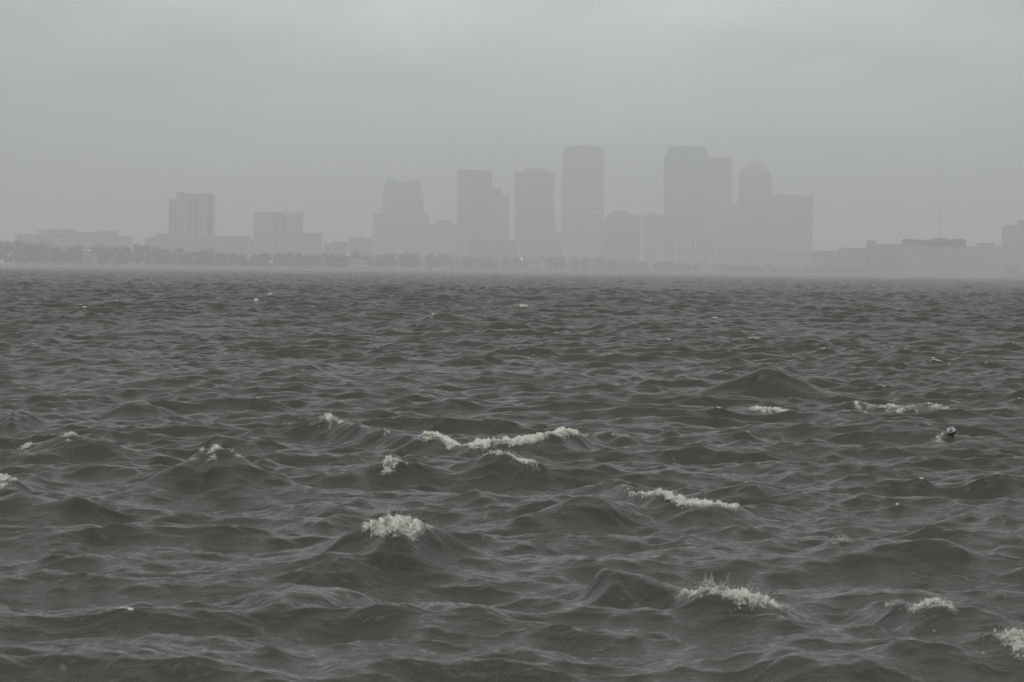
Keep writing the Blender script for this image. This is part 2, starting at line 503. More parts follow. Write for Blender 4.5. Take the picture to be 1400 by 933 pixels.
m, nt, b = mat('murky_bay_water')
tc = node(nt, 'ShaderNodeTexCoord')
mp = node(nt, 'ShaderNodeMapping')
mp.inputs['Scale'].default_value = (0.9 / WS, 1.2 / WS, 1.0 / WS)
mp.inputs['Rotation'].default_value = (0, 0, R(7))
nt.links.new(tc.outputs['Object'], mp.inputs['Vector'])
prev = None
for sc, dist, det in ((2.6, 0.030 * WS, 2), (8.0, 0.020 * WS, 3), (24, 0.007 * WS, 2)):
    nz = node(nt, 'ShaderNodeTexNoise')
    nz.inputs['Scale'].default_value = sc
    nz.inputs['Detail'].default_value = det
    nz.inputs['Roughness'].default_value = 0.55
    nz.inputs['Distortion'].default_value = 0.4
    nt.links.new(mp.outputs['Vector'], nz.inputs['Vector'])
    bp = node(nt, 'ShaderNodeBump')
    bp.inputs['Strength'].default_value = 1.0
    bp.inputs['Distance'].default_value = dist
    nt.links.new(nz.outputs['Fac'], bp.inputs['Height'])
    if prev: nt.links.new(prev, bp.inputs['Normal'])
    prev = bp.outputs['Normal']
bump_n = prev
at_f = node(nt, 'ShaderNodeAttribute', attribute_name='foam')
at_c = node(nt, 'ShaderNodeAttribute', attribute_name='chop')
fn = node(nt, 'ShaderNodeTexNoise')
fn.inputs['Scale'].default_value = 7
fn.inputs['Detail'].default_value = 6
fn.inputs['Roughness'].default_value = 0.7
nt.links.new(mp.outputs['Vector'], fn.inputs['Vector'])
fs = math_node(nt, 'SUBTRACT', math_node(nt, 'ADD', at_f.outputs['Fac'], fn.outputs['Fac']), 0.95)
fr = node(nt, 'ShaderNodeClamp')
nt.links.new(math_node(nt, 'MULTIPLY', fs, 5.0), fr.inputs['Value'])
# old foam drawn out along the wind
smp = node(nt, 'ShaderNodeMapping')
smp.inputs['Scale'].default_value = (1.5 / WS, 0.45 / WS, 1.0 / WS)
nt.links.new(tc.outputs['Object'], smp.inputs['Vector'])
sn = node(nt, 'ShaderNodeTexNoise')
sn.inputs['Scale'].default_value = 1.1
sn.inputs['Detail'].default_value = 9
sn.inputs['Roughness'].default_value = 0.68
sn.inputs['Distortion'].default_value = 0.6
nt.links.new(smp.outputs[0], sn.inputs['Vector'])
scl = node(nt, 'ShaderNodeClamp')
scl.inputs['Max'].default_value = 0.30
nt.links.new(math_node(nt, 'MULTIPLY', math_node(nt, 'SUBTRACT', sn.outputs['Fac'], 0.63), 2.6), scl.inputs['Value'])
fr_all = math_node(nt, 'MAXIMUM', fr.outputs[0], scl.outputs[0])
big = node(nt, 'ShaderNodeTexNoise')
big.inputs['Scale'].default_value = 0.1
big.inputs['Detail'].default_value = 3
nt.links.new(tc.outputs['Object'], big.inputs['Vector'])
silt = mix_rgb(nt, big.outputs['Fac'], (0.031, 0.0295, 0.0238), (0.040, 0.0380, 0.0305))
rr = math_node(nt, 'ADD', math_node(nt, 'MULTIPLY', at_c.outputs['Fac'], 0.8), 0.08)
df = node(nt, 'ShaderNodeBsdfDiffuse')
nt.links.new(mix_rgb(nt, fr_all, silt, (0.42, 0.41, 0.37)), df.inputs['Color'])
nt.links.new(bump_n, df.inputs['Normal'])
gs = node(nt, 'ShaderNodeBsdfGlossy')
gs.inputs['Color'].default_value = (1, 1, 1, 1)
nt.links.new(rr, gs.inputs['Roughness'])
nt.links.new(bump_n, gs.inputs['Normal'])
# Fresnel reflection (Schlick) averaged over the ripples too small for the mesh: they tilt facets
# towards the viewer, so the mirror stays weak even at a low angle
geo = node(nt, 'ShaderNodeNewGeometry')
dt = node(nt, 'ShaderNodeVectorMath', operation='DOT_PRODUCT')
nt.links.new(geo.outputs['Incoming'], dt.inputs[0])
nt.links.new(bump_n, dt.inputs[1])
cs = math_node(nt, 'MAXIMUM', dt.outputs['Value'], 0.0)
cs = math_node(nt, 'ADD', cs, math_node(nt, 'ADD', math_node(nt, 'MULTIPLY', at_c.outputs['Fac'], 0.42), 0.06))
om = math_node(nt, 'MAXIMUM', math_node(nt, 'SUBTRACT', 1.0, cs), 0.0)
fz_ = math_node(nt, 'ADD', math_node(nt, 'MULTIPLY', math_node(nt, 'POWER', om, 5.0), 0.98), 0.02)
fac = math_node(nt, 'MULTIPLY', math_node(nt, 'MULTIPLY', fz_, 0.70), math_node(nt, 'SUBTRACT', 1.0, fr_all))
mx = node(nt, 'ShaderNodeMixShader')
nt.links.new(fac, mx.inputs[0])
nt.links.new(df.outputs[0], mx.inputs[1])
nt.links.new(gs.outputs[0], mx.inputs[2])
nt.nodes.remove(b)
nt.links.new(mx.outputs[0], nt.nodes['Material Output'].inputs['Surface'])
me.materials.append(m)

# ------------------------------------------------------------------ whitecaps: froth riding on the breaking crests
m, nt, b = mat('sea_froth')
tc = node(nt, 'ShaderNodeTexCoord')
nz = node(nt, 'ShaderNodeTexNoise')
nz.inputs['Scale'].default_value = 9 / WS
nz.inputs['Detail'].default_value = 6
nt.links.new(tc.outputs['Object'], nz.inputs['Vector'])
nt.links.new(mix_rgb(nt, nz.outputs['Fac'], (0.25, 0.243, 0.185), (0.60, 0.595, 0.545)), b.inputs['Base Color'])
b.inputs['Roughness'].default_value = 0.6
bp = node(nt, 'ShaderNodeBump')
bp.inputs['Distance'].default_value = 0.02 * WS
nt.links.new(nz.outputs['Fac'], bp.inputs['Height'])
nt.links.new(bp.outputs['Normal'], b.inputs['Normal'])
M['drops'] = m.copy()
M['drops'].name = 'sea_spray'
fa_ = node(nt, 'ShaderNodeAttribute', attribute_name='froth')
fine = node(nt, 'ShaderNodeTexNoise')
fine.inputs['Scale'].default_value = 26 / WS
fine.inputs['Detail'].default_value = 5
fine.inputs['Roughness'].default_value = 0.65
fmp = node(nt, 'ShaderNodeMapping')
fmp.inputs['Scale'].default_value = (1.0, 0.6, 1.0)
nt.links.new(tc.outputs['Object'], fmp.inputs['Vector'])
nt.links.new(fmp.outputs[0], fine.inputs['Vector'])
av = math_node(nt, 'ADD', math_node(nt, 'MULTIPLY', fa_.outputs['Fac'], 1.9), math_node(nt, 'MULTIPLY', math_node(nt, 'SUBTRACT', fine.outputs['Fac'], 0.5), 3.4))
acl = node(nt, 'ShaderNodeClamp')
acl.inputs['Max'].default_value = 0.96
nt.links.new(av, acl.inputs['Value'])
nt.links.new(acl.outputs[0], b.inputs['Alpha'])
M['froth'] = m

FOAM_LABEL = {
    'patch': 'flat white foam patch at the foot of the tall pointed olive wave',
    'long_arc': 'longest thin foam line, sagging in an arc across the middle of the water',
    'tumbling': 'short tumbling whitecap just below the right half of the long foam arc',
    'twin': 'pair of small foam tufts below the left half of the long foam arc',
    'swell_left': 'sparse foam fringe along the top of the big dark swell on the left',
    'burst': 'largest bursting whitecap, a rounded heap of froth with splashing drops',
    'streak': 'slanting foam streak running down to the right, below the tall pointed wave',
    'spiked': 'foam line with upright splash spikes beside the olive peak near the bottom',
    'scatter': 'wide speckled foam patch between the tall pointed wave and the float',
    'right_curl': 'curling whitecap in two clumps near the lower right corner',
    'corner': 'ragged foam at the right edge, the lowest whitecap of all',
    'ridge_right': 'few foam dashes along a long dark ridge on the lower right',
    'left_far': 'two small foam tufts on a dark crest above the left edge whitecap',
    'left_edge': 'small bright whitecap cut off by the left edge',
    'd': 'pale foam fleck beside the dark hump in the distance',
    'far_one': 'lower of two tiny distant whitecaps on the left under the slab block',
    'far_two': 'upper of two tiny distant whitecaps on the left under the slab block',
    'far_three': 'distant whitecap under the tower with the overhanging cap',
    'far_four': 'small distant whitecap under the two part tallest tower',
    'far_five': 'farthest foam streak, close to the shore under the broad low office block',
    'small_mid': 'small foam fleck just right of the end of the long foam arc',
    'far_six': 'thin foam fleck above the tall pointed wave, right of the middle',
    'wash': 'small wash of foam touching the left side of the float',
    'fleck': 'thin broken foam dashes above the right end of the long foam arc',
}


def up(A, fr, fc):
    """bilinear upsampling of a grid"""
    r = np.linspace(0, A.shape[0] - 1, (A.shape[0] - 1) * fr + 1)
    c = np.linspace(0, A.shape[1] - 1, (A.shape[1] - 1) * fc + 1)
    ri = np.minimum(r.astype(int), A.shape[0] - 2); ci = np.minimum(c.astype(int), A.shape[1] - 2)
    u = (r - ri)[:, None]; v = (c - ci)[None, :]
    return ((A[ri][:, ci] * (1 - u) + A[ri + 1][:, ci] * u) * (1 - v) + (A[ri][:, ci + 1] * (1 - u) + A[ri + 1][:, ci + 1] * u) * v)


def grid_mesh(name, V, keep, val):
    n0, n1 = keep.shape
    idx = np.arange(n0 * n1).reshape(n0, n1)
    kq = keep[:-1, :-1] | keep[1:, :-1] | keep[:-1, 1:] | keep[1:, 1:]
    q = np.stack([idx[:-1, :-1][kq], idx[:-1, 1:][kq], idx[1:, 1:][kq], idx[1:, :-1][kq]], -1)
    used = np.unique(q)
    remap = np.full(n0 * n1, -1); remap[used] = np.arange(len(used))
    me = bpy.data.meshes.new(name)
    me.from_pydata(V.reshape(-1, 3)[used].tolist(), [], remap[q].tolist())
    for p in me.polygons: p.use_smooth = True
    at = me.attributes.new('froth', 'FLOAT', 'POINT')
    at.data.foreach_set('value', val.ravel()[used].astype(np.float32))
    return me


def drops(bm, centre_pts, n, up_h, size, seed):
    rr = random.Random(seed)
    for _ in range(n):
        p = rr.choice(centre_pts)
        k = rr.random() ** 2.0
        s = WS * size * (0.4 + 0.9 * rr.random()) * (1.1 - 0.6 * k)
        q = Vector((p[0] + WS * rr.gauss(0, .05), p[1] + WS * (rr.gauss(0, .06) - .05), p[2] + WS * (up_h * k - .02)))
        mtx = Matrix.Translation(q) @ Matrix.Diagonal((s, s, s * (1 + rr.random()), 1))
        bmesh.ops.create_icosphere(bm, subdivisions=1, radius=1, matrix=mtx)


for ci_, c in enumerate(CRESTS):
    if 'foam' not in c: continue
    ra, rb, ca, cb = c['win']
    fm = c['fm']
    rr_, cc_ = np.where(fm > 0.01)
    if len(rr_) == 0: continue
    r0, r1 = max(rr_.min() - 1, 0), min(rr_.max() + 2, fm.shape[0])
    c0, c1 = max(cc_.min() - 1, 0), min(cc_.max() + 2, fm.shape[1])
    dist = float(c['y'].mean())
    fr, fc = (5, 2) if dist < 130 else (4, 1)
    sl_ = np.s_[ra + r0:ra + r1, ca + c0:ca + c1]
    X, Y, Z = (up(A[sl_], fr, fc) / WS for A in (PX, PY, PZ))
    K = up(fm[r0:r1, c0:c1], fr, fc)
    k = 70.0 / dist
    n1 = fbm(X * 6.0 * k ** .5, Y * 3.5 * k ** .5, Z * 6 + ci_, 5)
    n2 = fbm(X * 19 * k ** .5, Y * 11 * k ** .5, Z * 19 + 7 + ci_, 4)
    n1 = np.clip((n1 - .5) * 2.4 + .5, 0, 1); n2 = np.clip((n2 - .5) * 2.2 + .5, 0, 1)
    body = K * 1.05 - 0.60 * (1 - n1) - 0.34 * (1 - n2) + 0.06
    amp = 0.085 * max(1.0, (dist / 90) ** .6)
    T = 0.006 + amp * np.clip(body, 0, 1) ** .8 * (0.35 + 1.1 * n2)
    T = np.where(body < -.12, -0.02, T)
    gz0 = np.gradient(Z, axis=0); gy0 = np.gradient(Y, axis=0)
    gx1 = np.gradient(X, axis=1); gz1 = np.gradient(Z, axis=1)
    ny = -gz0 / np.where(np.abs(gy0) < 1e-4, 1e-4, gy0)
    nx = -gz1 / np.where(np.abs(gx1) < 1e-4, 1e-4, gx1)
    ny, nx = np.clip(ny, -1.5, 1.5), np.clip(nx, -1.5, 1.5)
    ln = np.sqrt(nx ** 2 + ny ** 2 + 1)
    V = np.stack([X + T * nx / ln, Y + T * ny / ln, Z + T / ln], -1) * WS
    base = Vector((float(X.mean()) * WS, float(Y.mean()) * WS, 0))
    V = V - np.array(base)
    fme = grid_mesh('whitecap', V, body > -0.14, body)
    fme.materials.append(M['froth'])
    o = bpy.data.objects.new('whitecap', fme)
    COL.objects.link(o)
    o.location = base
    tag(o, FOAM_LABEL[c['key']], 'whitecap', 'whitecaps on the breaking waves')
    if dist < 130:
        topk = np.where(body > 0.18)
        if len(topk[0]) > 5:
            pts = [tuple(V[i, j]) for i, j in zip(*topk)]
            bm = bmesh.new()
            s = c.get('spray', 0.25)
            drops(bm, pts, int(60 + 420 * s), 0.07 + 0.15 * s, 0.0065, ci_)
            if c['key'] in ('burst', 'spiked'):
                rr2 = random.Random(5 + ci_)
                xs = sorted(pts, key=lambda p: p[0])
                lo = 0.10 if c['key'] == 'spiked' else .3
                for q in range(5):                      # jets of thrown drops, thinning upwards
                    cand = xs[int(len(xs) * min(.98, lo + rr2.random() * .22))]
                    h, tilt = WS * rr2.uniform(.12, .30), rr2.uniform(-.25, .25)
                    for _ in range(90):
                        f = rr2.random() ** 1.4
                        wd_ = WS * .030 * (1 - f) + WS * .004
                        sz_ = WS * rr2.uniform(.004, .009) * (1.15 - f)
                        p = Vector((cand[0] + tilt * f * h + rr2.gauss(0, wd_), cand[1] + rr2.gauss(0, wd_), cand[2] + f * h))
                        bmesh.ops.create_icosphere(bm, subdivisions=1, radius=1, matrix=Matrix.Translation(p) @ Matrix.Diagonal((sz_, sz_, sz_ * 1.6, 1)))
            for f in bm.faces: f.smooth = True
            tag(link_bm('spray', bm, M['drops'], o), kind='stuff')

# ------------------------------------------------------------------ the float
pb = on_z(1301, 597.5, 0.03)
ri, cj = np.unravel_index(np.argmin((PX - pb.x) ** 2 + (PY - pb.y) ** 2), PX.shape)
zb = float(PZ[ri, cj])
fl = empty('float_buoy', (pb.x, pb.y, zb + .018))
tag(fl, 'small round float with mottled pale top and dark underside, alone among the waves', 'buoy')
fl.rotation_euler = (R(14), R(-24), R(20))
M['float_dark'] = plain('dark_wet_rubber', (0.025, 0.03, 0.032), 0.25, .3, 9)
m, nt, b = mat('mottled_white_paint')
tc = node(nt, 'ShaderNodeTexCoord')
nz = node(nt, 'ShaderNodeTexNoise')
nz.inputs['Scale'].default_value = 18
nt.links.new(tc.outputs['Object'], nz.inputs['Vector'])
cr = node(nt, 'ShaderNodeValToRGB')
cr.color_ramp.elements[0].position = .38; cr.color_ramp.elements[0].color = (.10, .12, .13, 1)
cr.color_ramp.elements[1].position = .54; cr.color_ramp.elements[1].color = (.52, .54, .54, 1)
nt.links.new(nz.outputs['Fac'], cr.inputs[0])
nt.links.new(cr.outputs[0], b.inputs['Base Color'])
b.inputs['Roughness'].default_value = .35
M['float_white'] = m
rad = .058
bm = bmesh.new()
add_lathe(bm, [(rad * math.cos(R(a)), .03 + rad * math.sin(R(a))) for a in range(-85, 6, 10)], 24)
for f in bm.faces: f.smooth = True
link_bm('hull', bm, M['float_dark'], fl)
bm = bmesh.new()
add_lathe(bm, [(rad * 1.0 * math.cos(R(a)), .031 + rad * math.sin(R(a))) for a in range(5, 86, 8)], 24)
for f in bm.faces: f.smooth = True
link_bm('cap', bm, M['float_white'], fl)
bm = bmesh.new()
add_tube(bm, (-.015, 0, .103), (-.0125, 0, .127), .004, .004)
add_tube(bm, (.015, 0, .103), (.0125, 0, .127), .004, .004)
add_tube(bm, (-.014, 0, .127), (.014, 0, .127), .004, .004)
link_bm('lifting_eye', bm, M['float_dark'], fl)

# ------------------------------------------------------------------ the far shore
SHORE = 2600.0
GZ = 1.2
bm = bmesh.new()
add_box(bm, -4300, 4300, SHORE + 1.2, 9300, -1.0, GZ)
land = link_bm('ground', bm, M['earth'])
tag(land, 'flat hazy land beyond the bay', 'ground', kind='structure')

w = empty('sea_wall', (0, SHORE, -1.0))
tag(w, 'long pale concrete sea wall along the far waterline', 'sea wall')
bm = bmesh.new()
add_box(bm, -1500, 1500, 0, 1.2, 0, 2.5)
link_bm('wall', bm, M['concrete'], w)
bm = bmesh.new()
add_box(bm, -1500, 1500, -0.15, 1.25, 2.5, 2.75)
link_bm('coping', bm, M['concrete'], w)
bm = bmesh.new()
add_box(bm, -1500, 1500, 0.55, 0.85, 3.45, 3.7)
xx = -1500
while xx < 1500:
    add_box(bm, xx, xx + .45, 0.5, 0.9, 2.75, 3.45)
    xx += 1.8
link_bm('balustrade', bm, M['concrete'], w)


def hz(x):
    return HORIZON + (x - 700) * math.tan(R(ROLL))


# trees along the shore, top of the band read off in photo pixels
TOPS = [(-60, 324), (0, 326), (40, 325), (70, 327), (85, 331), (130, 330), (160, 333), (185, 334), (215, 337), (240, 336), (262, 341), (300, 340), (330, 343), (350, 339),
        (372, 341), (400, 344), (440, 343), (475, 345), (500, 343), (560, 345), (600, 346), (640, 348), (700, 352), (760, 348), (800, 349), (860, 351),
        (940, 353), (1000, 358), (1060, 359), (1120, 361), (1180, 359), (1240, 358), (1320, 359), (1380, 357), (1460, 356)]
TX = [t[0] for t in TOPS]; TY = [t[1] for t in TOPS]
verts, faces, tv, tf = [], [], [], []
tr = random.Random(21)


def leaf(c, s):
    a, b_ = tr.uniform(0, math.pi * 2), tr.uniform(-.9, .9)
    u = Vector((math.cos(a), math.sin(a), tr.uniform(-.3, .3))) * s
    v = Vector((-math.sin(a) * b_, math.cos(a) * b_, 1 - abs(b_) * .5)) * s * tr.uniform(.5, .9)
    i = len(verts)
    verts.extend([c - u * .5 - v * .4, c + u * .5 - v * .5, c + u * .35 + v * .5, c - u * .4 + v * .45])
    faces.append((i, i + 1, i + 2, i + 3))


def grow(x, yy, h, wdt):
    base = Vector((x, yy, GZ))
    i = len(tv)
    for a in range(5):
        tv.append(base + Vector((.45 * math.cos(a * 1.2566), .45 * math.sin(a * 1.2566), -.1)))
    for a in range(5):
        tv.append(base + Vector((.22 * math.cos(a * 1.2566), .22 * math.sin(a * 1.2566), h * .62)))
    for a in range(5):
        tf.append((i + a, i + (a + 1) % 5, i + 5 + (a + 1) % 5, i + 5 + a))
    nb = 11
    for _ in range(nb):
        aa = tr.uniform(0, 6.283)
        rr_ = wdt * .5 * math.sqrt(tr.random())
        f = tr.random()
        cz = h * (.16 + .70 * f)
        rr_ *= 1.0 if f < .55 else 1.25 - f * .9
        cb_ = base + Vector((rr_ * math.cos(aa), rr_ * math.sin(aa), cz))
        br = tr.uniform(.13, .24) * wdt + .4
        for _ in range(34):
            d = Vector((tr.gauss(0, 1), tr.gauss(0, 1), tr.gauss(0, .75)))
            d = d.normalized() * br * tr.uniform(.55, 1.08)
            leaf(cb_ + d, tr.uniform(.7, 1.5))


for row, (dy, sc, step) in enumerate(((14, .62, 6.5), (34, .9, 7.5), (62, 1.0, 9))):
    xw_ = -430.0
    while xw_ < 430:
        px = 700 + xw_ / (SHORE + dy) * F
        yy = SHORE + dy + tr.uniform(-7, 7) + float(np.interp(px, [250, 470, 620, 900], [60, 160, 620, 800]))
        xt_ = xw_ * yy / (SHORE + dy)
        top = np.interp(px, TX, TY)
        h = (hz(px) - top) / F * yy + CAM_H - GZ
        h *= (.75 + .25 * sc) * tr.uniform(.72, 1.08)
        if px > 820: h *= .8
        if h > 1.6 and not (row == 0 and tr.random() < .35):
            grow(xt_, yy, h, min(13, 3.5 + h * tr.uniform(.38, .62)))
        xw_ += step * tr.uniform(.6, 1.4)
tm = bpy.data.meshes.new('treeline')
n0 = len(verts)
tm.from_pydata([tuple(v) for v in verts] + [tuple(v) for v in tv], [], faces + [tuple(i + n0 for i in f) for f in tf])
tm.materials.append(M['leaves'])
tm.materials.append(M['bark'])
for i, p in enumerate(tm.polygons):
    if i >= len(faces): p.material_index = 1
tl = bpy.data.objects.new('treeline', tm)
COL.objects.link(tl)
tag(tl, 'hazy dark belt of waterfront trees along the far shore', 'trees', kind='stuff')


# ------------------------------------------------------------------ buildings
class B:
    """a building seen at distance d; shapes are given by the photo pixels of their outline"""
    def __init__(self, name, label, cat, d, x0, x1, group=None):
        self.d = d
        a, b_ = at_y(x0, 340, d), at_y(x1, 340, d)
        self.cx = (a.x + b_.x) / 2
        self.o = empty(name, (self.cx, d, GZ))
        tag(self.o, label, cat, group)

    def X(self, px, py=320): return at_y(px, py, self.d).x - self.cx
    def Z(self, py, px=700): return at_y(px, py, self.d).z - GZ

    def part(self, name, m, boxes, parent=None):
        """boxes: (px0, px1, py_top, py_bottom or None, y0, y1[, taper px])"""
        bm = bmesh.new()
        for q in boxes:
            x0, x1, yt, yb, d0, d1 = q[:6]
            tp = q[6] if len(q) > 6 else 0
            mid = (x0 + x1) / 2
            z1 = self.Z(yt, mid)
            z0 = 0.0 if yb is None else self.Z(yb, mid)
            add_box(bm, self.X(x0, yt), self.X(x1, yt), d0, d1, z0, z1, tp * self.d / F, tp * self.d / F if tp else 0)
        return link_bm(name, bm, m, parent or self.o)

    def bm_part(self, name, m, bm, parent=None):
        return link_bm(name, bm, m, parent or self.o)


G_TOWER = 'hazy downtown towers across the bay'
G_LOW = 'low hazy buildings behind the far shore'

# A: apartment tower standing alone on the left
b_ = B('apartment_tower', 'tall apartment block with striped front standing alone on the left shore', 'tower', 3900, 231, 292, G_TOWER)
b_.part('wall', M['pale_facade'], [(231.5, 241, 272, None, 0, 26), (241, 291.5, 268, None, 0.4, 26)])
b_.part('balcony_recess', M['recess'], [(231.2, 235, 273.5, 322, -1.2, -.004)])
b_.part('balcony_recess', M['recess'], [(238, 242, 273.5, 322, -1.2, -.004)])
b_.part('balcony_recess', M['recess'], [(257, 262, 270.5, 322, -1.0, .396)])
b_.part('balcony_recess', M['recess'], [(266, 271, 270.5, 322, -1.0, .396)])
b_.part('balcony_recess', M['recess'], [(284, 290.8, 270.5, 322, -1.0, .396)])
b_.part('roof_slab', M['mid_facade'], [(241, 290.8, 264.8, 268.0, -1.6, 27)])
b_.part('penthouse', M['grey_roof'], [(243.5, 250, 262.8, 264.8, 4, 16)])
b_ = B('podium_building', 'low stepped block at the foot of the tall left apartment tower', 'building', 3800, 200, 346, G_LOW)
b_.part('wall', M['mid_facade'], [(214, 231, 319.5, None, 0, 22), (231, 292, 324, None, 0, 22), (292, 340, 323, None, 0, 22)])
b_.part('side_wing', M['mid_facade'], [(198, 213.8, 324, None, 2, 22)])
b_.part('side_wing', M['mid_facade'], [(340.2, 347, 328, None, 2, 22)])

# B: slab block
b_ = B('slab_block', 'flat topped mid rise slab block right of the lone apartment tower', 'tower', 3950, 347, 413, G_TOWER)
b_.part('wall', M['pale_facade'], [(347, 373.5, 290.5, None, 0, 20), (391, 413, 291, None, 0, 20)])
b_.part('centre_bay', M['mid_facade'], [(373.6, 390.9, 290.2, None, -1.5, 20)])
b_.part('roof_housing', M['mid_facade'], [(388, 391.5, 286.2, 290, 4, 14)])
for q in (352, 359, 366): b_.part('pier', M['concrete'], [(q, q + 1.2, 292, 330, -.9, -.003)])
b_ = B('low_block', 'small dark block stuck to the right side of the slab block', 'building', 3850, 413, 439, G_LOW)
b_.part('wall', M['mid_facade'], [(413.2, 439, 320, None, 0, 18)])
b_.part('roof_edge', M['grey_roof'], [(412.8, 439.4, 318.6, 320, -.6, 18.5)])

# far left low building
b_ = B('low_building', 'long low building with stepped roof at the far left above the trees', 'building', 3500, 52, 178, G_LOW)
b_.part('wall', M['pale_facade'], [(52, 100, 315, None, 0, 25), (100, 136, 317.5, None, 0, 25), (136, 157, 315.5, None, 0, 25)])
b_.part('side_wing', M['pale_facade'], [(157.2, 178, 323, None, 3, 25)])
b_.part('side_wing', M['pale_facade'], [(20, 51.8, 320.5, None, 3, 25)])
b_.part('roof_housing', M['mid_facade'], [(63, 96, 313.2, 315, 6, 18)])
# two little blocks
b_ = B('low_building', 'small flat block in the gap left of the stepped tower', 'building', 3700, 443, 475, G_LOW)
b_.part('wall', M['mid_facade'], [(443, 456, 333, None, 0, 16), (456, 475, 331.4, None, 0, 16)])
b_.part('roof_edge', M['grey_roof'], [(455.6, 475.4, 330.6, 331.4, -.5, 16.5)])
b_ = B('low_building', 'square low block touching the left foot of the stepped tower', 'building', 4000, 477, 508, G_LOW)
b_.part('wall', M['mid_facade'], [(477, 508, 326, None, 0, 20)])
b_.part('roof_housing', M['grey_roof'], [(483, 500, 324, 326, 4, 14)])

# D: stepped tower
b_ = B('stepped_tower', 'stepped tower with tapering sides and wide shoulders', 'tower', 4900, 508, 587, G_TOWER)
b_.part('wall', M['grey_facade'], [(523, 578.5, 266, None, 0, 40), (524.5, 577.5, 258, 266, 0.3, 39, .8)])
bm = bmesh.new()
x0, x1 = b_.X(525, 258), b_.X(575, 258)
add_box(bm, x0, x1, .6, 38, b_.Z(258, 550), b_.Z(248.6, 550), 1.6, 1.6)
b_.bm_part('upper_storeys', M['grey_facade'], bm)
b_.part('roof_corner', M['grey_facade'], [(527.5, 541, 245, 248.6, 3, 30)])
b_.part('roof_corner', M['grey_facade'], [(558, 572, 246.4, 248.6, 3, 30)])
b_.part('shoulder', M['grey_facade'], [(509.5, 522.8, 292, None, -4, 36, .4)])
b_.part('shoulder', M['grey_facade'], [(578.7, 587, 292.5, None, -4, 36, .4)])
b_ = B('office_block', 'low office block filling the gap right of the stepped tower', 'building', 4600, 587, 626, G_LOW)
b_.part('wall', M['mid_facade'], [(587.4, 625.2, 306, None, 0, 24)])
b_.part('roof_housing', M['grey_roof'], [(598, 617, 301, 306, 4, 18)])

# F: tower with two steps on its right
b_ = B('office_tower', 'flat topped tower stepping down twice on its right side', 'tower', 4750, 625, 697, G_TOWER)
b_.part('wall', M['dark_facade'], [(625.5, 672.5, 234, None, 0, 42)])
b_.part('parapet', M['dark_metal'], [(625.2, 672.8, 232.4, 234, -.4, 42.4)])
b_.part('lower_wing', M['grey_facade'], [(672.8, 686, 257, None, 2, 40)])
b_.part('lower_wing', M['grey_facade'], [(686.2, 696.8, 266.5, None, 4, 38)])
b_ = B('parking_block', 'wide dark low block under the twice stepped tower', 'building', 4100, 640, 707, G_LOW)
b_.part('wall', M['dark_facade'], [(640, 707, 330, None, 0, 30)])
b_.part('roof_edge', M['dark_metal'], [(639.6, 707.4, 329, 330, -.5, 30.5)])

# G: tower with overhanging cap
b_ = B('office_tower', 'plain tower with overhanging flat cap and a thin mast on top', 'tower', 4850, 704, 760, G_TOWER)
b_.part('wall', M['dark_facade'], [(704.6, 757.4, 241, None, 0, 44)])
b_.part('overhanging_cap', M['dark_metal'], [(702.4, 759.4, 235.4, 241, -2.2, 46.2)])
pent = b_.part('penthouse', M['grey_roof'], [(716, 747, 230.6, 235.4, 8, 34, 1.2)])
bm = bmesh.new()
zt = b_.Z(230.6, 734)
add_tube(bm, (b_.X(734.5), 20, zt), (b_.X(734.5), 20, b_.Z(222.5, 734)), .9, .35)
b_.bm_part('mast', M['dark_metal'], bm, pent)
b_.part('side_stair', M['mid_facade'], [(757.6, 759.6, 291, None, 4, 20)])
b_ = B('low_block', 'low block in the gap between capped tower and round cornered tower', 'building', 4500, 742, 770, G_LOW)
b_.part('wall', M['mid_facade'], [(744, 769, 318.6, None, 0, 20)])
b_.part('roof_edge', M['grey_roof'], [(743.6, 769.4, 317.6, 318.6, -.5, 20.5)])

# H: tall tower with rounded corners and storey bands
b_ = B('round_cornered_tower', 'tall banded tower with rounded corners, left of the wide sky gap', 'tower', 5000, 768, 826, G_TOWER)


def rounded(x0, x1, y0, y1, r, n=6):
    pts = []
    for cx, cy, a0 in ((x1 - r, y0 + r, -90), (x1 - r, y1 - r, 0), (x0 + r, y1 - r, 90), (x0 + r, y0 + r, 180)):
        for i in range(n + 1):
            a = R(a0 + 90 * i / n)
            pts.append((cx + r * math.cos(a), cy + r * math.sin(a)))
    return pts


bm = bmesh.new()
xl, xr = b_.X(768.4, 280), b_.X(825.6, 280)
ztop = b_.Z(206, 797)
add_prism(bm, rounded(xl, xr, 0, 52, 11), 0, ztop)
shaft = b_.bm_part('wall', M['band_facade'], bm)
bm = bmesh.new()
n_f = int(ztop / 4.2)
for i in range(3, n_f):
    add_prism(bm, rounded(xl - .35, xr + .35, -.35, 52.35, 11.35, 4), i * 4.2 - 1.7, i * 4.2)
b_.bm_part('spandrel_bands', M['concrete'], bm)
bm = bmesh.new()
add_prism(bm, rounded(xl + 1.5, xr - 1.5, 1.5, 50.5, 10), ztop, b_.Z(203, 797))
add_prism(bm, rounded(xl + 4.5, xr - 5.5, 4.5, 47, 9), b_.Z(203, 797), b_.Z(200.6, 797))
b_.bm_part('crown', M['grey_facade'], bm)
b_.part('penthouse', M['grey_roof'], [(784, 808, 198.4, 200.6, 12, 36)])

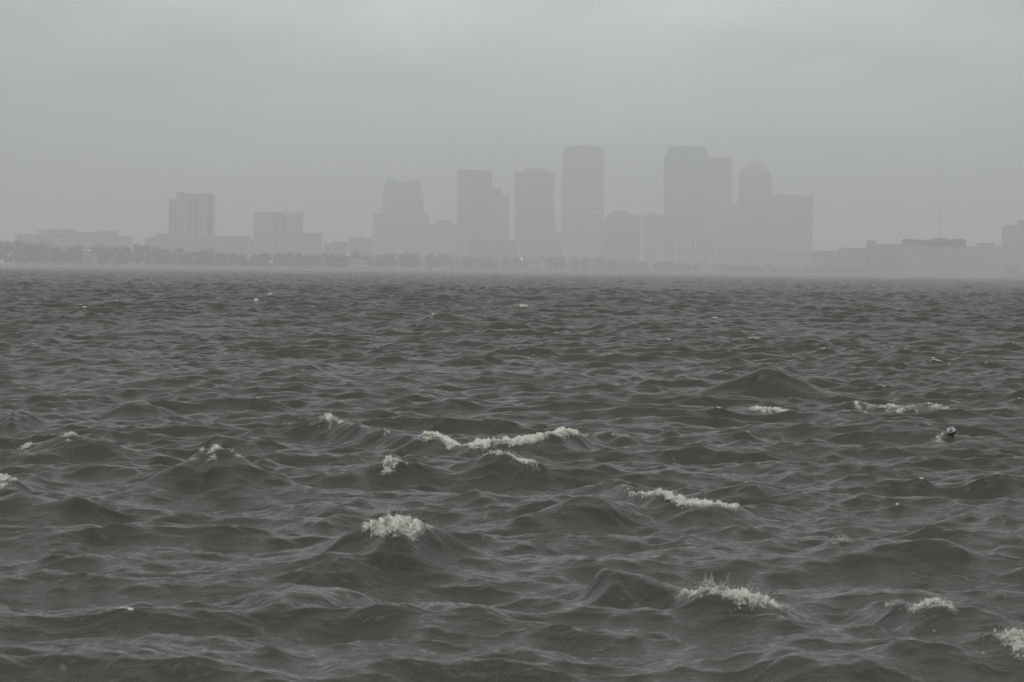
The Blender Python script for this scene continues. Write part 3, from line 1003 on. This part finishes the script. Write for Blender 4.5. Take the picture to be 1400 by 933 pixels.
# I: broad low office block
b_ = B('office_block', 'broad dark block with a roof box, right of the round cornered tower', 'building', 4650, 827, 877, G_TOWER)
b_.part('wall', M['dark_facade'], [(829.5, 876.6, 294.4, None, 0, 34)])
b_.part('roof_edge', M['dark_metal'], [(829.2, 876.9, 293.4, 294.4, -.5, 34.5)])
b_.part('penthouse', M['grey_roof'], [(840, 857.5, 288.6, 293.4, 8, 24)])
b_.part('side_wing', M['grey_facade'], [(824, 829.2, 303.5, None, 6, 30)])

# J: beige residential block with pilasters
b_ = B('apartment_block', 'beige apartment block with upright pilasters below the tallest tower', 'building', 4350, 880, 958, G_TOWER)
b_.part('wall', M['beige_facade'], [(880.4, 907, 295, None, 0, 26), (907, 958, 297.5, None, .5, 26)])
for q in (881, 888, 896, 904, 914, 923, 932, 941, 950):
    b_.part('pilaster', M['stucco'], [(q, q + 2.6, 299, None, -1.4, -.003 if q < 905 else .497)])
b_.part('roof_edge', M['mid_facade'], [(880, 907.2, 293.8, 295, -.8, 26.5), (907.4, 958.4, 296.4, 297.5, -.4, 26.5)])
bm = bmesh.new()
rr_ = abs(b_.X(894) - b_.X(888)) * .95
z0 = b_.Z(293.8, 888)
add_lathe(bm, [(rr_, z0), (rr_ * .95, z0 + 1.2), (rr_ * .75, z0 + 2.3), (rr_ * .4, z0 + 3.1), (.2, z0 + 3.4)], 14, b_.X(889), 8)
b_.bm_part('roof_dome', M['mid_facade'], bm)
b_.part('low_wing', M['beige_facade'], [(958.5, 1002, 318, None, 4, 24)])

# K: tallest tower in two parts
b_ = B('skyscraper', 'tallest skyscraper with chamfered top and a lower right half', 'tower', 5100, 909, 1002, G_TOWER)
bm = bmesh.new()
x0, x1 = b_.X(909, 260), b_.X(966.8, 260)
zc = b_.Z(214, 937)
add_box(bm, x0, x1, 0, 48, 0, zc)
b_.bm_part('wall', M['dark_facade'], bm)
bm = bmesh.new()
zt = b_.Z(199.8, 937)
v = [bm.verts.new(p) for p in ((x0, 0, zc), (x1, 0, zc), (x1, 48, zc), (x0, 48, zc), (x0 + 6.2, 2, zt), (x1 - 3.8, 2, zt), (x1 - 3.8, 46, zt), (x0 + 6.2, 46, zt))]
for f in ((3, 2, 1, 0), (4, 5, 6, 7), (0, 1, 5, 4), (1, 2, 6, 5), (2, 3, 7, 6), (3, 0, 4, 7)): bm.faces.new([v[i] for i in f])
b_.bm_part('chamfered_top', M['dark_facade'], bm)
b_.part('lower_half', M['grey_facade'], [(967, 1001.4, 217, None, 4, 50)])
b_.part('parapet', M['grey_roof'], [(967, 1001.6, 215.8, 217, 3.6, 50.4)])
for q in (926, 944): b_.part('corner_mullion', M['dark_metal'], [(q, q + 1.2, 216, None, -.7, -.003)])

# M: tower with pointed dome roof
b_ = B('domed_tower', 'tower with a pointed dome roof and tip, right of the skyscraper', 'tower', 4950, 1000, 1058, G_TOWER)
b_.part('wall', M['brown_facade'], [(1011.2, 1057, 266, None, 0, 46)])
b_.part('upper_storeys', M['brown_facade'], [(1012.6, 1055.8, 242, 266, 1, 45, .6)])
b_.part('lower_wing', M['mid_facade'], [(1000.4, 1011, 279, None, 6, 36)])
bm = bmesh.new()
cxm = b_.X(1034.3, 240)
wpx = b_.d / F
prof = [(20.4, 242), (19.6, 233.4), (19.4, 232.6), (16.2, 232.2), (15.8, 230.6), (10.6, 225.6), (6.0, 221.6), (2.8, 218.8), (1.1, 217.0)]
add_lathe(bm, [(w_ * wpx * 1.12, b_.Z(py, 1034)) for w_, py in prof], 8, cxm, 23, 1, 1, R(22.5))
dome = b_.bm_part('dome_roof', M['mid_facade'], bm)
bm = bmesh.new()
add_tube(bm, (cxm, 23, b_.Z(217.3, 1034)), (cxm, 23, b_.Z(213.6, 1034)), 1.1, .4)
b_.bm_part('finial', M['dark_metal'], bm, dome)

# O: wide block right of the dome
b_ = B('office_tower', 'wide flat topped block joined to the right of the domed tower', 'tower', 4800, 1057, 1112, G_TOWER)
b_.part('wall', M['brown_facade'], [(1057.4, 1111.4, 268, None, 0, 46)])
b_.part('parapet', M['grey_roof'], [(1057.4, 1074, 265.4, 268, -.4, 46.4), (1074, 1111.8, 267, 268, -.4, 46.4)])
b_.part('corner_pier', M['dark_metal'], [(1107.6, 1111.3, 270, None, -.8, -.003)])
b_ = B('low_building', 'long low hazy block under the domed tower', 'building', 4000, 985, 1110, G_LOW)
b_.part('wall', M['mid_facade'], [(985, 1060, 341, None, 0, 26), (1060, 1112, 345, None, 0, 26)])
b_.part('roof_housing', M['grey_roof'], [(1008, 1030, 338.5, 341, 5, 18)])

# right-hand low group
b_ = B('low_building', 'flat low block just right of the wide tower beside the domed one', 'building', 3500, 1112, 1187, G_LOW)
b_.part('wall', M['mid_facade'], [(1112, 1150, 343.2, None, 0, 24), (1150, 1187, 340.4, None, 0, 24)])
b_.part('roof_edge', M['grey_roof'], [(1150, 1187.4, 339.6, 340.4, -.5, 24.5)])
b_ = B('low_building', 'low block with a square stair box at its left end', 'building', 3200, 1187, 1238, G_LOW)
b_.part('wall', M['mid_facade'], [(1187, 1237, 334.2, None, 0, 24)])
b_.part('stair_box', M['mid_facade'], [(1187.4, 1198.5, 329, 334.2, 2, 16)])
b_ = B('flat_roofed_block', 'darkest broad block with uneven roofline on the right', 'building', 2950, 1237, 1322, G_LOW)
b_.part('wall', M['pale_facade'], [(1238.4, 1320.4, 336.5, None, .8, 28)])
b_.part('upper_storeys', M['recess'], [(1237.4, 1320.8, 328.2, 336.5, 0, 28)])
b_.part('roof_housing', M['grey_roof'], [(1277.5, 1296, 325.6, 328.2, 4, 18)])
b_.part('roof_housing', M['grey_roof'], [(1301.5, 1319, 327, 328.2, 4, 18)])
b_.part('roof_housing', M['grey_roof'], [(1238, 1248, 326.8, 328.2, 4, 18)])
b_ = B('low_building', 'pale stepped low block right of the darkest broad block', 'building', 3100, 1321, 1374, G_LOW)
b_.part('wall', M['pale_facade'], [(1321.6, 1340, 337, None, 2, 22), (1340, 1360, 334, None, 2, 22), (1360, 1374, 337, None, 2, 22)])
b_.part('roof_edge', M['grey_roof'], [(1340, 1360.4, 332.6, 334, 1.4, 22.6)])
b_ = B('mid_rise_block', 'taller stepped block cut off by the right edge', 'building', 3700, 1374, 1420, G_LOW)
b_.part('wall', M['mid_facade'], [(1374.6, 1395, 310, None, 0, 26)])
b_.part('roof_housing', M['grey_roof'], [(1378, 1390, 307.6, 310, 5, 20)])
b_.part('taller_half', M['mid_facade'], [(1395.2, 1440, 301.5, None, -2, 26)])

# radio mast
p0 = at_y(1285, 330, 3300)
mo = empty('radio_mast', (p0.x, 3300, GZ))
tag(mo, 'thin lattice mast rising faintly behind the darkest broad block', 'mast')
zt = at_y(1285, 292, 3300).z - GZ
bm = bmesh.new()
legs = [(-1.1, -.7), (1.1, -.7), (0, 1.2)]
for lx, ly in legs: add_tube(bm, (lx, ly, 0), (lx * .5, ly * .5, zt), .10, .07, 5)
nseg = 14
for i in range(nseg):
    za, zb_ = zt * i / nseg, zt * (i + 1) / nseg
    ka, kb = 1 - .5 * i / nseg, 1 - .5 * (i + 1) / nseg
    for j in range(3):
        a_, c_ = legs[j], legs[(j + 1) % 3]
        add_tube(bm, (a_[0] * ka, a_[1] * ka, za), (c_[0] * kb, c_[1] * kb, zb_), .05, .05, 4)
link_bm('lattice', bm, M['dark_metal'], mo)
bm = bmesh.new()
add_tube(bm, (0, 0, zt - .3), (0, 0, zt + 4.5), .09, .05, 6)
link_bm('antenna', bm, M['dark_metal'], mo)

# houses at the water's edge


def house(label, px0, px1, ptop, d, wallm='house_wall', cols=0):
    b_ = B('waterfront_house', label, 'house', d, px0, px1, 'pale houses at the far waterline')
    bm = bmesh.new()
    x0, x1, z1 = b_.X(px0), b_.X(px1), b_.Z(ptop + 3, (px0 + px1) / 2)
    add_box(bm, x0, x1, 0, 11, 0, z1)
    b_.bm_part('wall', M[wallm], bm)
    bm = bmesh.new()
    z2 = b_.Z(ptop, (px0 + px1) / 2)
    v = [bm.verts.new(p) for p in ((x0 - .5, -.6, z1), (x1 + .5, -.6, z1), (x1 + .5, 11.6, z1), (x0 - .5, 11.6, z1), (x0 + 2.5, 5.5, z2), (x1 - 2.5, 5.5, z2))]
    for f in ((3, 2, 1, 0), (0, 1, 5, 4), (2, 3, 4, 5), (1, 2, 5), (3, 0, 4)): bm.faces.new([v[i] for i in f])
    b_.bm_part('roof', M['tile_roof'], bm)
    bm = bmesh.new()
    add_box(bm, (x0 + x1) / 2 - .7, (x0 + x1) / 2 + .7, -.12, -.004, 0, 2.3)
    b_.bm_part('door', M['dark_metal'], bm)
    for i in range(cols):
        bm = bmesh.new()
        xc = x0 + (x1 - x0) * (i + .5) / cols
        add_lathe(bm, [(.3, 0), (.22, .3), (.2, z1 - .4), (.32, z1 - .1)], 8, xc, -2.0)
        b_.bm_part('column', M['concrete'], bm)
    if cols:
        bm = bmesh.new()
        add_box(bm, x0, x1, -2.6, -.63, z1 - .1, z1 + .25)
        b_.bm_part('porch_roof', M['concrete'], bm)


house('pale columned house under the paired greenish lamps on the left shore', 112, 130, 345.5, 2612, cols=4)
house('wide pale low house at the waterline left of the stepped tower', 476, 503, 354.5, 2612)
house('pale low house at the waterline under the capped tower, beside the brightest lamp', 722, 748, 354, 3050)
house('long pale low house at the waterline right of the beige apartment block', 955, 986, 360.5, 3150)

# ------------------------------------------------------------------ lamps that show through the haze
LAMPS = [
    (114.5, 343.2, 'green', .42, 'dimmer left one of a close pair of greenish lamps on the left shore'),
    (122.5, 343.0, 'green', .75, 'brighter right one of a close pair of greenish lamps on the left shore'),
    (351.5, 347.0, 'white', .62, 'white lamp on a tall post among the trees under the slab block'),
    (370.0, 358.2, 'white', .50, 'low white lamp near the waterline, left one of a low pair'),
    (380.0, 358.2, 'white', .50, 'low white lamp near the waterline, right one of a low pair'),
    (413.0, 347.6, 'white', .40, 'faint white lamp between the slab block and the small block beside it'),
    (437.5, 347.8, 'white', .55, 'white lamp on a post under the right end of the small dark block'),
    (474.5, 348.8, 'white', .48, 'white lamp on a post left of the stepped tower'),
    (596.0, 349.5, 'white', .34, 'faint lamp on a post right of the foot of the stepped tower'),
    (696.5, 352.3, 'white', .34, 'faint lamp on a post just left of the brightest lamp'),
    (713.5, 353.8, 'white', .85, 'brightest white lamp on the shore, under the capped tower'),
    (717.5, 357.5, 'white', .34, 'dim low lamp just below and right of the brightest lamp'),
    (1065.0, 372.6, 'white', .60, 'white lamp down at the waterline under the wide tower right of the dome'),
]
for px, py, colr, rad_, lab in LAMPS:
    yy = SHORE + 2.6
    p = at_y(px, py, yy)
    hgt = max(1.4, p.z - GZ)
    lo = empty('street_lamp', (p.x, yy, GZ))
    tag(lo, lab, 'lamp', 'lamps glowing through the haze on the far shore')
    bm = bmesh.new()
    add_tube(bm, (0, .5, 0), (0, .5, hgt), .11, .07, 8)
    add_tube(bm, (0, .5, hgt - .06), (0, 0, hgt + .02), .06, .05, 6)
    link_bm('pole', bm, M['dark_metal'], lo)
    bm = bmesh.new()
    bmesh.ops.create_icosphere(bm, subdivisions=2, radius=rad_ * .65, matrix=Matrix.Translation((0, -rad_ * .8, hgt)) @ Matrix.Diagonal((1, 1, .85, 1)))
    link_bm('lamp_head', bm, M['lamp_green' if colr == 'green' else 'lamp_white'], lo)

# ------------------------------------------------------------------ haze
bm = bmesh.new()
add_box(bm, -4400, 4400, -3000, 9400, -3.2, 206)
m = bpy.data.materials.new('haze_air')
m.use_nodes = True
nt = m.node_tree
nt.nodes.clear()
out = node(nt, 'ShaderNodeOutputMaterial')
pv = node(nt, 'ShaderNodeVolumePrincipled')
pv.inputs['Color'].default_value = (0.985, 0.992, 0.992, 1)
pv.inputs['Density'].default_value = 0.00046
pv.inputs['Anisotropy'].default_value = 0.72
nt.links.new(pv.outputs[0], out.inputs['Volume'])
hz_o = link_bm('haze', bm, m)
tag(hz_o, 'pale grey rain haze filling the air over the bay', 'haze', kind='stuff')

# ------------------------------------------------------------------ sky and light
SUN_EL, SUN_AZ = 78, 190         # hidden sun: high overhead
wd = bpy.data.worlds.new('World')
S.world = wd
wd.use_nodes = True
nt = wd.node_tree
bg = nt.nodes['Background']
sky = node(nt, 'ShaderNodeTexSky', sky_type='NISHITA')
sky.sun_disc = False
sky.sun_elevation = R(SUN_EL)
sky.sun_rotation = R(SUN_AZ)
sky.air_density = 1.0
sky.dust_density = 5.0
hs = node(nt, 'ShaderNodeHueSaturation')
hs.inputs['Saturation'].default_value = 0.12
hs.inputs['Value'].default_value = 0.5
nt.links.new(sky.outputs[0], hs.inputs['Color'])
tc = node(nt, 'ShaderNodeTexCoord')
mp = node(nt, 'ShaderNodeMapping')
mp.inputs['Scale'].default_value = (8.0, 3.0, 30.0)
nt.links.new(tc.outputs['Generated'], mp.inputs['Vector'])
nz = node(nt, 'ShaderNodeTexNoise')
nz.inputs['Scale'].default_value = 1.6
nz.inputs['Detail'].default_value = 5
nz.inputs['Roughness'].default_value = 0.5
nt.links.new(mp.outputs[0], nz.inputs['Vector'])
rp = node(nt, 'ShaderNodeValToRGB')
rp.color_ramp.elements[0].position = 0.25
rp.color_ramp.elements[0].color = (14.0, 14.5, 14.8, 1)
rp.color_ramp.elements[1].position = 0.75
rp.color_ramp.elements[1].color = (24.2, 24.85, 25.3, 1)
nt.links.new(nz.outputs['Fac'], rp.inputs[0])
# thinner cloud ahead lets more light through
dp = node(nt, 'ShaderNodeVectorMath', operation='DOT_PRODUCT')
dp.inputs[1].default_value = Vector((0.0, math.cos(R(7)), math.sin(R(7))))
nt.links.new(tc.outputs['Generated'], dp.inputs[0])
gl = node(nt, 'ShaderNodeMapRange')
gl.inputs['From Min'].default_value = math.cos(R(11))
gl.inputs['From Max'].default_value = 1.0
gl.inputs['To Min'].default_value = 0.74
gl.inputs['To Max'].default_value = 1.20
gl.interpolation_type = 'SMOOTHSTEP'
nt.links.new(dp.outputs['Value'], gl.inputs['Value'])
cl = mix_rgb(nt, 0.88, hs.outputs[0], rp.outputs[0])
# sky shaped by height: unseen bright band added to light the haze, dimmed overhead
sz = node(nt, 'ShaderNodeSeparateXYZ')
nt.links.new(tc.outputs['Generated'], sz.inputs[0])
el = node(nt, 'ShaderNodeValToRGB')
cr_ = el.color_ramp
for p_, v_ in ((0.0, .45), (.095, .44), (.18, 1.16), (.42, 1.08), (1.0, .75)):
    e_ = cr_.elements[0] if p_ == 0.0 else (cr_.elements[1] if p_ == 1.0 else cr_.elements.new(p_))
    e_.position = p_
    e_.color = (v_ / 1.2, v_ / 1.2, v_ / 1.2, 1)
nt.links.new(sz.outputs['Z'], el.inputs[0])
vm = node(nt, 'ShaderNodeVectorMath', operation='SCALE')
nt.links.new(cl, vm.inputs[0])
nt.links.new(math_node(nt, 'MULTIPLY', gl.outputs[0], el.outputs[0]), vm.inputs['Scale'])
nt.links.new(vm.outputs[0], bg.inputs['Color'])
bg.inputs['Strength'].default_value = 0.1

sd = bpy.data.lights.new('sun', 'SUN')
sd.energy = 1.5
sd.angle = R(40)
sd.color = (1.0, 0.99, 0.975)
so = bpy.data.objects.new('sun', sd)
COL.objects.link(so)
dirv = Vector((math.sin(R(SUN_AZ)) * math.cos(R(SUN_EL)), math.cos(R(SUN_AZ)) * math.cos(R(SUN_EL)), math.sin(R(SUN_EL))))
so.rotation_euler = dirv.to_track_quat('Z', 'Y').to_euler()
so.location = (0, 0, 3000)

# ------------------------------------------------------------------ render
S.render.engine = 'CYCLES'
S.cycles.max_bounces = 8
S.cycles.diffuse_bounces = 3
S.cycles.glossy_bounces = 3
S.cycles.volume_bounces = 5
S.cycles.use_denoising = True
S.cycles.use_adaptive_sampling = False
S.view_settings.view_transform = 'Standard'
S.view_settings.look = 'None'
S.view_settings.gamma = 1
S.view_settings.exposure = 0
